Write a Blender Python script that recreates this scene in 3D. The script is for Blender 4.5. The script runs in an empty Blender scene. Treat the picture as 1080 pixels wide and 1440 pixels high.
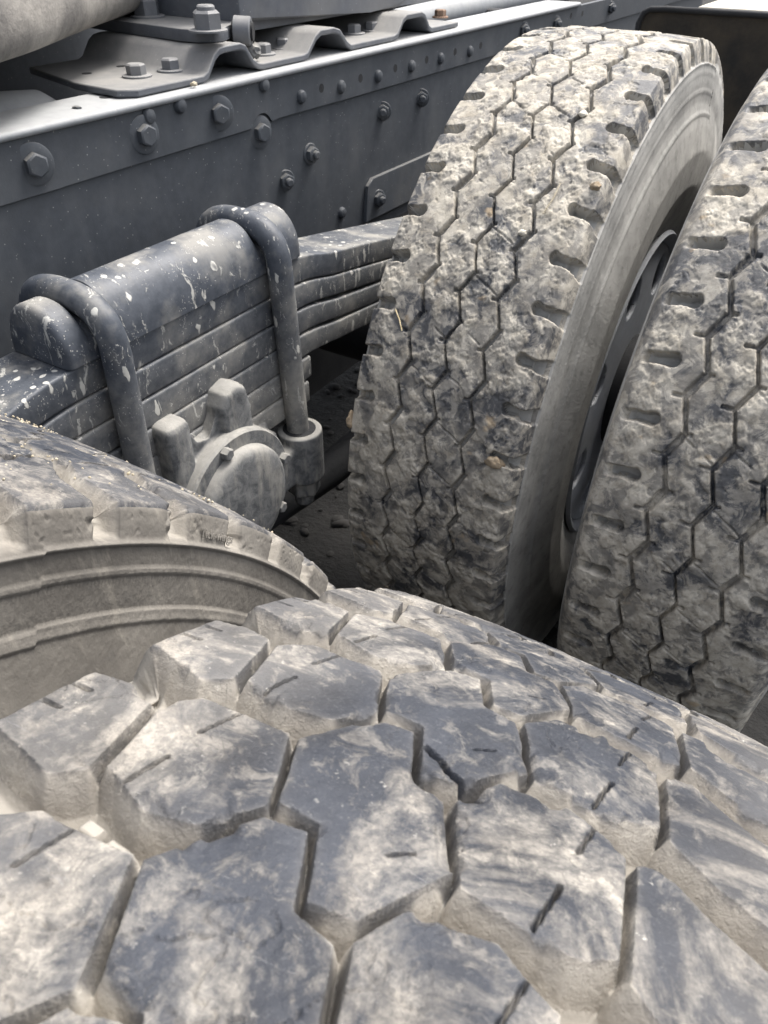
import bpy, bmesh, math, random
import numpy as np
from mathutils import Vector, Matrix
R = math.radians
random.seed(4)
rng = np.random.default_rng(4)
sc = bpy.context.scene
col = sc.collection

# ------------------------------------------------------------------ camera
cam = bpy.data.cameras.new('camera'); cam_o = bpy.data.objects.new('camera', cam); col.objects.link(cam_o)
sc.camera = cam_o
YAW, PITCH, ROLL, FPX = 0.555, 0.6774, 0.0066, 1059.5
CAM = Vector((0.0421, 0.1136, 1.2227))
cy, sy, cp, sp = math.cos(YAW), math.sin(YAW), math.cos(PITCH), math.sin(PITCH)
Fw = Vector((-sy*cp, cy*cp, -sp)); Rt = Vector((cy, sy, 0)); Up = Rt.cross(Fw)
c_, s_ = math.cos(ROLL), math.sin(ROLL)
Rr = c_*Rt + s_*Up; Uu = -s_*Rt + c_*Up
M = Matrix((Rr, Uu, -Fw)).transposed().to_4x4(); M.translation = CAM
cam_o.matrix_world = M
cam.sensor_fit = 'VERTICAL'; cam.sensor_height = 36.0; cam.lens = FPX/1440*36
cam.clip_start = 0.01; cam.clip_end = 500
cam.dof.use_dof = True; cam.dof.focus_distance = 0.48; cam.dof.aperture_fstop = 32

# ------------------------------------------------------------------ world, sun, exposure
SUN_EL, SUN_AZ = R(62), R(75)         # azimuth: direction towards the sun, from +X towards +Y
w = bpy.data.worlds.new("World"); sc.world = w; w.use_nodes = True
nt = w.node_tree; bg = nt.nodes['Background']
sky = nt.nodes.new('ShaderNodeTexSky'); sky.sky_type = 'NISHITA'; sky.sun_disc = False
sky.sun_elevation = SUN_EL; sky.sun_rotation = R(90) - SUN_AZ
sky.air_density = 1.0; sky.dust_density = 6.0; sky.ozone_density = 1.0
hs = nt.nodes.new('ShaderNodeHueSaturation'); hs.inputs['Saturation'].default_value = 0.42
nt.links.new(sky.outputs[0], hs.inputs['Color']); nt.links.new(hs.outputs[0], bg.inputs[0])
bg.inputs[1].default_value = 0.15
sun = bpy.data.lights.new('sun', 'SUN'); sun.energy = 1.7; sun.angle = R(22); sun.color = (1, .965, .91)
sun_o = bpy.data.objects.new('sun', sun); col.objects.link(sun_o)
d = Vector((math.cos(SUN_EL)*math.cos(SUN_AZ), math.cos(SUN_EL)*math.sin(SUN_AZ), math.sin(SUN_EL)))
sun_o.rotation_euler = (-d).to_track_quat('-Z', 'Y').to_euler(); sun_o.location = (0, 0, 5)
sc.view_settings.view_transform = 'Standard'; sc.view_settings.look = 'None'
sc.view_settings.exposure = 1.15; sc.view_settings.gamma = 1

# ------------------------------------------------------------------ helpers
ORG = {}
def link(o, parent=None, org=(0, 0, 0)):
    col.objects.link(o)
    ORG[o.name] = Vector(org)
    if parent is not None:
        o.parent = parent; o.location = Vector(org) - ORG[parent.name]
    else:
        o.location = org
    return o
def empty(name, org, parent=None, **kw):
    o = bpy.data.objects.new(name, None); link(o, parent, org)
    o.empty_display_size = .1
    for k, v in kw.items(): o[k] = v
    return o
def bmobj(name, bm, mat, parent=None, org=(0, 0, 0), smooth=40, **kw):
    """bm in world coordinates"""
    me = bpy.data.meshes.new(name)
    bmesh.ops.translate(bm, vec=-Vector(org), verts=bm.verts)
    bmesh.ops.recalc_face_normals(bm, faces=bm.faces)
    bm.to_mesh(me); bm.free()
    if smooth: me.shade_smooth(); me.set_sharp_from_angle(angle=R(smooth))
    me.materials.append(mat)
    o = bpy.data.objects.new(name, me); link(o, parent, org)
    for k, v in kw.items(): o[k] = v
    return o
def box(bm, x0, x1, y0, y1, z0, z1, bev=0, seg=2, rot=None):
    r = bmesh.ops.create_cube(bm, size=1)
    vs = r['verts']
    bmesh.ops.scale(bm, vec=(x1-x0, y1-y0, z1-z0), verts=vs)
    if rot is not None: bmesh.ops.rotate(bm, matrix=rot, verts=vs)
    bmesh.ops.translate(bm, vec=((x0+x1)/2, (y0+y1)/2, (z0+z1)/2), verts=vs)
    if bev:
        es = list({e for v in vs for e in v.link_edges})
        bmesh.ops.bevel(bm, geom=es, offset=bev, segments=seg, profile=.5, affect='EDGES')
def cyl(bm, p0, p1, r0, r1=None, n=28, cap=True):
    p0, p1 = Vector(p0), Vector(p1); r1 = r0 if r1 is None else r1
    ax = (p1-p0).normalized(); t = ax.orthogonal().normalized(); b = ax.cross(t)
    A = [bm.verts.new(p0 + (t*math.cos(a)+b*math.sin(a))*r0) for a in [2*math.pi*i/n for i in range(n)]]
    B = [bm.verts.new(p1 + (t*math.cos(a)+b*math.sin(a))*r1) for a in [2*math.pi*i/n for i in range(n)]]
    for i in range(n): bm.faces.new((A[i], A[(i+1) % n], B[(i+1) % n], B[i]))
    if cap: bm.faces.new(A); bm.faces.new(B)
def lathe(bm, p0, ax, prof, n=32, hexn=None):
    """prof: list of (dist along axis, radius)"""
    p0 = Vector(p0); ax = Vector(ax).normalized(); t = ax.orthogonal().normalized(); b = ax.cross(t)
    rings = []
    for (s, r) in prof:
        rings.append([bm.verts.new(p0+ax*s+(t*math.cos(2*math.pi*i/n)+b*math.sin(2*math.pi*i/n))*max(r, 1e-5)) for i in range(n)])
    for A, B in zip(rings, rings[1:]):
        for i in range(n): bm.faces.new((A[i], A[(i+1) % n], B[(i+1) % n], B[i]))
    bm.faces.new(rings[0]); bm.faces.new(rings[-1])
def tube(bm, pts, r, n=16, cap=True, sx=1.0):
    pts = [Vector(p) for p in pts]; prev = None; rings = []
    for i, p in enumerate(pts):
        tn = (pts[min(i+1, len(pts)-1)]-pts[max(i-1, 0)]).normalized()
        if prev is None: u = tn.orthogonal().normalized()
        else: u = (prev - tn*prev.dot(tn)).normalized()
        v = tn.cross(u); prev = u
        rr = r[i] if isinstance(r, (list, tuple)) else r
        rings.append([bm.verts.new(p+(u*math.cos(2*math.pi*k/n)+v*math.sin(2*math.pi*k/n))*rr) for k in range(n)])
    for A, B in zip(rings, rings[1:]):
        for i in range(n): bm.faces.new((A[i], A[(i+1) % n], B[(i+1) % n], B[i]))
    if cap: bm.faces.new(rings[0]); bm.faces.new(rings[-1])
def prism(bm, poly, axis, a, b, bev=0, seg=2):
    """poly: 2-D points in the plane perpendicular to axis ('x': (y,z); 'z': (x,y); 'y': (x,z))"""
    def P(q, t): return {'x': (t, q[0], q[1]), 'z': (q[0], q[1], t), 'y': (q[0], t, q[1])}[axis]
    A = [bm.verts.new(P(q, a)) for q in poly]; B = [bm.verts.new(P(q, b)) for q in poly]
    n = len(poly); fs = [bm.faces.new(A), bm.faces.new(B)]
    for i in range(n): fs.append(bm.faces.new((A[i], A[(i+1) % n], B[(i+1) % n], B[i])))
    if bev:
        es = [e for f in fs[:2] for e in f.edges]
        bmesh.ops.bevel(bm, geom=es, offset=bev, segments=seg, profile=.5, affect='EDGES')
def np_mesh(name, co, faces, mat, nor=None, dust=None):
    me = bpy.data.meshes.new(name)
    nf = len(faces)
    me.vertices.add(len(co)); me.vertices.foreach_set('co', co.astype(np.float32).ravel())
    k_ = faces.shape[1]; me.loops.add(nf*k_); me.loops.foreach_set('vertex_index', faces.astype(np.int32).ravel())
    me.polygons.add(nf); me.polygons.foreach_set('loop_start', np.arange(nf, dtype=np.int32)*k_)
    try: me.polygons.foreach_set('loop_total', np.full(nf, k_, np.int32))
    except Exception: pass
    me.update(calc_edges=True)
    me.shade_smooth()
    if dust is not None:
        a = me.attributes.new('dust', 'FLOAT', 'POINT'); a.data.foreach_set('value', dust.astype(np.float32).ravel())
    if nor is not None: me.normals_split_custom_set_from_vertices(nor.astype(np.float32))
    me.materials.append(mat)
    return me

# ---- numpy noise
_T = rng.random((256, 256)).astype(np.float32)
def vnoise(x, y, seed=0):
    x = x + seed*17.31; y = y + seed*9.77
    xi = np.floor(x).astype(np.int64); yi = np.floor(y).astype(np.int64)
    fx = x-xi; fy = y-yi; fx = fx*fx*(3-2*fx); fy = fy*fy*(3-2*fy)
    x0 = xi & 255; x1 = (xi+1) & 255; y0 = yi & 255; y1 = (yi+1) & 255
    return (_T[x0, y0]*(1-fx)+_T[x1, y0]*fx)*(1-fy)+(_T[x0, y1]*(1-fx)+_T[x1, y1]*fx)*fy
def fbm(x, y, f, oct=4, seed=0, gain=.5):
    a = 1.; s = 0; t = 0
    ca, sa = .8, .6
    for o in range(oct):
        s = s + a*vnoise(x*f, y*f, seed+o*3); t += a; a *= gain; f *= 2.03
        x, y = ca*x-sa*y, sa*x+ca*y
    return s/t
def sst(a, b, x):
    t = np.clip((x-a)/(b-a), 0, 1); return t*t*(3-2*t)

# ------------------------------------------------------------------ materials
class N:
    def __init__(s, name):
        s.m = bpy.data.materials.new(name); s.m.use_nodes = True; s.t = s.m.node_tree; s.b = s.t.nodes['Principled BSDF']
        g = s.t.nodes.new('ShaderNodeNewGeometry'); s.pos = g.outputs['Position']; s.nrm = g.outputs['Normal']
    def L(s, a, b): s.t.links.new(a, b)
    def noise(s, scale, detail=4, rough=.55, vec=None, dist=0):
        n = s.t.nodes.new('ShaderNodeTexNoise'); n.inputs['Scale'].default_value = scale; n.inputs['Detail'].default_value = detail
        n.inputs['Roughness'].default_value = rough; n.inputs['Distortion'].default_value = dist
        s.L(vec or s.pos, n.inputs['Vector']); return n.outputs['Fac']
    def voro(s, scale, vec=None, feature='F1', out='Distance'):
        n = s.t.nodes.new('ShaderNodeTexVoronoi'); n.inputs['Scale'].default_value = scale; n.feature = feature
        s.L(vec or s.pos, n.inputs['Vector']); return n.outputs[out]
    def ramp(s, fac, a, b, lo=0., hi=1.):
        n = s.t.nodes.new('ShaderNodeMapRange'); n.inputs['From Min'].default_value = a; n.inputs['From Max'].default_value = b
        n.inputs['To Min'].default_value = lo; n.inputs['To Max'].default_value = hi; s.L(fac, n.inputs['Value']); return n.outputs[0]
    def math(s, op, a, b=None):
        n = s.t.nodes.new('ShaderNodeMath'); n.operation = op
        for i, v in enumerate((a, b)):
            if v is None: continue
            if isinstance(v, (int, float)): n.inputs[i].default_value = v
            else: s.L(v, n.inputs[i])
        return n.outputs[0]
    def mix(s, fac, a, b):
        n = s.t.nodes.new('ShaderNodeMix'); n.data_type = 'RGBA'; n.clamp_factor = True
        if isinstance(fac, (int, float)): n.inputs['Factor'].default_value = fac
        else: s.L(fac, n.inputs['Factor'])
        for k, v in ((6, a), (7, b)):
            if isinstance(v, tuple): n.inputs[k].default_value = (*v, 1)
            else: s.L(v, n.inputs[k])
        return n.outputs[2]
    def scaled(s, v):
        n = s.t.nodes.new('ShaderNodeMapping'); n.inputs['Scale'].default_value = v; s.L(s.pos, n.inputs['Vector']); return n.outputs[0]
    def sep(s, o):
        n = s.t.nodes.new('ShaderNodeSeparateXYZ'); s.L(o, n.inputs[0]); return n.outputs
    def attr(s, name):
        n = s.t.nodes.new('ShaderNodeAttribute'); n.attribute_name = name; return n.outputs['Fac']
    def bump(s, h, dist, strength=1., prev=None):
        n = s.t.nodes.new('ShaderNodeBump'); n.inputs['Distance'].default_value = dist; n.inputs['Strength'].default_value = strength
        s.L(h, n.inputs['Height'])
        if prev is not None: s.L(prev, n.inputs['Normal'])
        return n.outputs[0]
    def out(s, colr=None, rough=None, normal=None, metal=None):
        for k, v in (('Base Color', colr), ('Roughness', rough), ('Normal', normal), ('Metallic', metal)):
            if v is None: continue
            if isinstance(v, tuple): s.b.inputs[k].default_value = (*v, 1)
            elif isinstance(v, (int, float)): s.b.inputs[k].default_value = v
            else: s.L(v, s.b.inputs[k])
        return s.m

DUST = (.44, .41, .36); DUST2 = (.28, .256, .222); RUB = (.014, .0165, .023); RUBL = (.044, .049, .061)

def mat_tread_near():
    n = N('dusty_rubber_tread')
    big = n.noise(19, 9, .70, dist=.7); mid = n.noise(75, 7, .72, dist=.5); fine = n.noise(480, 5, .7)
    rub = n.mix(n.ramp(n.noise(30, 5, .6), .3, .7), RUB, RUBL)
    rub = n.mix(n.ramp(n.noise(900, 3, .7), .56, .70, 0, .2), rub, (.20, .20, .20))
    msk = n.math('ADD', n.math('MULTIPLY', n.ramp(big, .50, .62), .62), n.math('MULTIPLY', n.ramp(mid, .53, .62), .38))
    msk = n.math('MULTIPLY', msk, n.ramp(fine, .36, .60, .55, 1.15))
    att = n.attr('dust')
    msk = n.math('ADD', n.math('MULTIPLY', msk, .92), n.math('MULTIPLY', att, n.ramp(mid, .2, .7, .8, 1.05)))
    du = n.mix(n.ramp(n.noise(34, 4, .6), .35, .7), DUST2, DUST)
    c = n.mix(msk, rub, du)
    sp = n.math('MULTIPLY', n.ramp(n.noise(330, 4, .7), .64, .70), n.ramp(n.noise(24, 3), .45, .62))   # fine grit
    c = n.mix(n.math('MULTIPLY', sp, .75), c, (.50, .48, .43))
    scr = n.ramp(n.noise(55, 6, .8, vec=n.scaled((1, 5, 5)), dist=2.5), .63, .66)
    c = n.mix(n.math('MULTIPLY', scr, .35), c, (.25, .25, .25))
    b = n.bump(fine, .0005, .8); b = n.bump(n.noise(1300, 3, .7), .00025, .9, b); b = n.bump(mid, .0009, .6, b); b = n.bump(msk, .0004, .6, b)
    cr = n.ramp(n.voro(70, vec=n.scaled((1, 1, 1)), feature='DISTANCE_TO_EDGE'), .004, .022); crm = n.ramp(n.noise(26, 3), .56, .62)
    crk = n.math('MULTIPLY', n.math('SUBTRACT', 1.0, cr), n.math('MULTIPLY', crm, n.ramp(fine, .45, .6)))
    c = n.mix(n.math('MULTIPLY', crk, .5), c, (.03, .03, .03))
    n.b.inputs['Specular IOR Level'].default_value = .35
    return n.out(c, n.ramp(msk, 0, 1, .58, .95), b)
def mat_side_near():
    n = N('dusty_rubber_sidewall')
    mid = n.noise(55, 5, .6); att = n.attr('dust')
    base = n.mix(n.ramp(n.noise(14, 5, .6), .35, .7), (.105, .096, .084), (.215, .20, .175))
    base = n.mix(n.math('MULTIPLY', att, .5), base, DUST)
    st = n.noise(70, 5, .7, vec=n.scaled((1, .9, .12)))
    c = n.mix(n.ramp(st, .52, .72, 0, .5), base, (.37, .34, .285))
    c = n.mix(n.ramp(mid, .55, .75, 0, .45), c, (.09, .085, .08))
    b = n.bump(n.noise(700, 3), .0003, .8); b = n.bump(mid, .0006, .5, b)
    return n.out(c, .9, b)
def mat_tread_far():
    n = N('mud_caked_rubber_tread')
    big = n.noise(13, 6, .62, dist=.5); mid = n.noise(48, 7, .68, dist=.6); fine = n.noise(300, 5, .65)
    rub = n.mix(n.ramp(mid, .35, .65), (.022, .026, .034), (.078, .082, .093))
    att = n.attr('dust')
    z = n.sep(n.pos)[2]
    msk = n.math('ADD', n.math('MULTIPLY', n.ramp(big, .43, .54), .55), n.math('MULTIPLY', n.ramp(mid, .475, .55), .60))
    msk = n.math('ADD', n.math('MULTIPLY', msk, .8), n.math('MULTIPLY', att, .8))
    du = n.mix(n.ramp(n.noise(45, 5, .7), .35, .65), (.30, .27, .22), (.54, .50, .425))
    c = n.mix(msk, rub, du)
    c = n.mix(n.ramp(n.noise(160, 5, .75), .64, .70, 0, .4), c, (.07, .06, .05))
    c = n.mix(n.ramp(n.noise(24, 3, .5, vec=n.scaled((1, 1.4, 1))), .68, .74, 0, .6), c, (.44, .33, .20))
    b = n.bump(fine, .0006, .7); b = n.bump(mid, .0009, .6, b); b = n.bump(n.noise(1100, 2), .0003, .8, b)
    return n.out(c, n.ramp(msk, 0, 1, .55, .95), b)
def mat_side_far():
    n = N('dust_filmed_rubber_sidewall')
    big = n.noise(12, 5, .6); mid = n.noise(70, 4, .6); att = n.attr('dust')
    c = n.mix(n.ramp(big, .35, .65), (.22, .217, .205), (.40, .39, .365))
    c = n.mix(n.math('MULTIPLY', att, .8), c, (.45, .43, .39))
    c = n.mix(n.ramp(mid, .52, .72, 0, .45), c, (.11, .108, .10)); c = n.mix(n.ramp(n.noise(160, 5, .7), .58, .70, 0, .5), c, (.46, .44, .40))
    return n.out(c, .8, n.bump(mid, .0006, .6, n.bump(n.noise(500, 3), .0004, .7)))
def mat_paint(name, base, dirt, amt=.5, rough=.45, up=.75, streak=True):
    n = N(name)
    big = n.noise(9, 5, .6); mid = n.noise(60, 5, .65); fine = n.noise(520, 3)
    c = n.mix(n.ramp(mid, .3, .75, 0, .6), base, tuple(v*1.5+.01 for v in base))
    upf = n.ramp(n.sep(n.nrm)[2], .3, .9)
    d0 = n.math('ADD', n.ramp(big, .48, .72, 0, amt), n.math('MULTIPLY', upf, n.ramp(mid, .25, .7, up*.6, up)))
    if streak:
        st = n.noise(26, 4, .6, vec=n.scaled((1, 1, .12))); d0 = n.math('ADD', d0, n.ramp(st, .5, .75, 0, amt*.7))
    c = n.mix(d0, c, dirt)
    sp = n.ramp(n.voro(130), .07, .12, 1, 0)
    sp = n.math('MULTIPLY', sp, n.ramp(n.noise(30, 3), .44, .56))
    c = n.mix(n.math('MULTIPLY', sp, .55), c, (.42, .42, .40))
    return n.out(c, n.ramp(d0, 0, 1, rough, .85), n.bump(fine, .0003, .5))
def mat_spring():
    n = N('splashed_spring_paint')
    big = n.noise(14, 5, .65); mid = n.noise(70, 5, .7); fine = n.noise(600, 3)
    c = n.mix(n.ramp(mid, .3, .75), (.034, .041, .053), (.078, .087, .104))
    z = n.sep(n.pos)[2]
    low = n.ramp(z, .86, .62)                                      # road dirt thrown up from below
    d0 = n.math('ADD', n.ramp(big, .50, .66, 0, .45), n.math('MULTIPLY', low, n.ramp(mid, .3, .6, .25, .75)))
    upf = n.ramp(n.sep(n.nrm)[2], .5, .98)
    d0 = n.math('ADD', d0, n.math('MULTIPLY', upf, n.ramp(big, .45, .62, .0, .4)))
    c = n.mix(d0, c, (.27, .26, .235))
    dist = n.t.nodes.new('ShaderNodeVectorMath'); dist.operation = 'ADD'
    nn = n.t.nodes.new('ShaderNodeTexNoise'); nn.inputs['Scale'].default_value = 60; n.L(n.pos, nn.inputs['Vector'])
    sc_ = n.t.nodes.new('ShaderNodeVectorMath'); sc_.operation = 'SCALE'; sc_.inputs['Scale'].default_value = .012
    n.L(nn.outputs['Color'], sc_.inputs[0]); n.L(n.pos, dist.inputs[0]); n.L(sc_.outputs[0], dist.inputs[1])
    mp = n.t.nodes.new('ShaderNodeMapping'); mp.inputs['Scale'].default_value = (1, 1, .30); n.L(dist.outputs[0], mp.inputs['Vector'])
    drop = n.ramp(n.voro(58, vec=mp.outputs[0]), .17, .21, 1, 0)
    drop = n.math('MULTIPLY', drop, n.ramp(n.noise(15, 3), .46, .49))
    small = n.ramp(n.noise(62, 5, .72, vec=mp.outputs[0], dist=1.0), .595, .64)
    small = n.math('MAXIMUM', small, n.math('MULTIPLY', n.ramp(n.voro(300, vec=dist.outputs[0]), .16, .22, 1, 0), n.ramp(n.noise(35, 3), .52, .6)))
    spk = n.math('MAXIMUM', n.math('MULTIPLY', drop, .9), n.math('MULTIPLY', small, .7))
    c = n.mix(spk, c, (.52, .51, .47))
    b = n.bump(fine, .0004, .5); b = n.bump(spk, .0008, .6, b)
    return n.out(c, n.ramp(d0, 0, 1, .52, .88), b)
def mat_plain(name, a, b_, scale=40, rough=.8, bump=.001, bs=200):
    n = N(name)
    c = n.mix(n.ramp(n.noise(scale, 6, .65), .35, .65), a, b_)
    return n.out(c, rough, n.bump(n.noise(bs, 5, .7), bump, .8))

M_TN, M_SN, M_TF, M_SF = mat_tread_near(), mat_side_near(), mat_tread_far(), mat_side_far()
M_FRAME = mat_paint('frame_paint', (.040, .046, .055), (.10, .105, .11), .4, .6, .35)
M_FLANGE = mat_paint('flange_paint', (.21, .22, .23), (.36, .36, .35), .35, .55, .6, False)
M_PLATE = mat_paint('bracket_paint', (.085, .092, .105), (.27, .26, .24), .25, .5, .75, False)
M_BOLT = mat_paint('bolt_paint', (.055, .062, .072), (.22, .21, .19), .3, .5, .55, False)
M_BOLTL = mat_paint('light_bolt_paint', (.12, .125, .135), (.28, .27, .25), .3, .5, .5, False)
M_SPRING = mat_spring(); M_TAN = mat_plain('tan_mud', (.22, .16, .10), (.38, .31, .22), 70, .95, .002, 300)
def mat_cast():
    n = N('dusty_casting')
    mid = n.noise(55, 7, .7, dist=.5); st = n.noise(30, 5, .7, vec=n.scaled((1, 1, .25)))
    c = n.mix(n.ramp(mid, .38, .62), (.075, .079, .084), (.19, .192, .19))
    c = n.mix(n.ramp(st, .50, .62, 0, .6), c, (.34, .325, .29))
    c = n.mix(n.ramp(n.sep(n.nrm)[2], .2, .8, 0, .6), c, (.36, .345, .31))
    b = n.bump(mid, .0016, .7); b = n.bump(n.noise(500, 4, .7), .0004, .8, b)
    return n.out(c, .9, b)
M_CAST = mat_cast()
M_DARK = mat_plain('dark_underbody', (.010, .011, .013), (.022, .022, .024), 12, .8)
M_RIM = mat_paint('wheel_steel_paint', (.27, .285, .31), (.42, .42, .41), .4, .55, .3)
M_FIFTH = mat_plain('muddy_cast_plate', (.10, .095, .09), (.33, .31, .28), 9, .8, .002, 120)
M_FLAP = mat_plain('mud_stained_rubber', (.008, .008, .008), (.040, .032, .022), 11, .85, .003, 60)
M_TOP = mat_plain('dusty_guard_top', (.48, .44, .36), (.62, .58, .5), 14, .9)
M_GROUND = mat_plain('shade_darkened_earth', (.008, .0078, .0075), (.018, .017, .016), 5, .95, .02, 30)  # earth colour blackened to carry the shade under the truck
M_STONE = mat_plain('pebble_stone', (.014, .0135, .013), (.032, .030, .028), 6, .9, .003, 60)
M_MUD = mat_plain('dry_mud', (.33, .28, .19), (.55, .49, .38), 90, .95, .002, 300)
M_RUST = mat_plain('rusty_bolt', (.16, .085, .05), (.26, .19, .14), 120, .85, .0008, 300)
M_STRAW = mat_plain('dry_straw', (.45, .36, .20), (.62, .52, .33), 300, .8)

# ------------------------------------------------------------------ tyre builder
def poly_sd(px, py, poly):
    """signed distance, positive inside"""
    d2 = np.full(px.shape, 1e9); ins = np.zeros(px.shape, bool)
    n = len(poly)
    for i in range(n):
        ax, ay = poly[i]; bx, by = poly[(i+1) % n]
        ex, ey = bx-ax, by-ay; wx, wy = px-ax, py-ay
        t = np.clip((wx*ex+wy*ey)/(ex*ex+ey*ey+1e-15), 0, 1)
        qx, qy = wx-ex*t, wy-ey*t; d2 = np.minimum(d2, qx*qx+qy*qy)
        c = ((ay <= py) & (by > py)) | ((by <= py) & (ay > py))
        with np.errstate(divide='ignore', invalid='ignore'):
            xi = ax+(py-ay)*(bx-ax)/((by-ay) if by != ay else 1e-12)
        ins ^= c & (px < xi)
    d = np.sqrt(d2); return np.where(ins, d, -d)
def seg_d(px, py, pts):
    d2 = np.full(px.shape, 1e9)
    for (ax, ay), (bx, by) in zip(pts, pts[1:]):
        ex, ey = bx-ax, by-ay; wx, wy = px-ax, py-ay
        t = np.clip((wx*ex+wy*ey)/(ex*ex+ey*ey+1e-15), 0, 1)
        qx, qy = wx-ex*t, wy-ey*t; d2 = np.minimum(d2, qx*qx+qy*qy)
    return np.sqrt(d2)

class Tyre:
    def __init__(s, hw, drop, flank, R0, t_fine, dt, dt_side):
        prof = [(x, R0-drop*(abs(x)/hw)**2.6) for x in np.linspace(-hw, hw, 161)]
        prof = [(-a, b) for a, b in flank[::-1]] + prof + flank
        P = np.array(prof)
        # round the profile: resample densely, then smooth lightly
        L = np.r_[0, np.cumsum(np.hypot(*np.diff(P, axis=0).T))]; mid = np.interp(0, P[:, 0][np.argsort(P[:, 0])], L[np.argsort(P[:, 0])]) if False else L[-1]/2
        u = np.arange(0, L[-1], .0005); X = np.interp(u, L, P[:, 0]); Y = np.interp(u, L, P[:, 1])
        def sm(v, k):
            ker = np.hanning(k); ker /= ker.sum(); return np.convolve(np.pad(v, k//2, mode='edge'), ker, 'valid')[:len(v)]
        X2, Y2 = sm(X, 9), sm(Y, 9)
        X3, Y3 = sm(X, 71), sm(Y, 71)
        nx, ny = -np.gradient(Y3), np.gradient(X3); ln = np.hypot(nx, ny)
        s.u = u-mid; s.X, s.Y, s.NX, s.NY = X2, Y2, nx/ln, ny/ln
        s.umax = s.u[-1]; s.hw = hw; s.R0 = R0
        a, b = t_fine
        left = np.arange(a, s.u[0], -dt_side)[1:][::-1]; right = np.arange(b, s.umax, dt_side)[1:]
        s.t = np.r_[left, np.arange(a, b, dt), right]
    def surf(s, t, sarc, h, sub=None):
        X = np.interp(t, s.u, s.X); Y = np.interp(t, s.u, s.Y); nx = np.interp(t, s.u, s.NX); ny = np.interp(t, s.u, s.NY)
        x = X+nx*h; r = Y+ny*h
        th = sarc/s.R0
        return np.stack([x, r*np.sin(th), r*np.cos(th)], -1)

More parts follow.
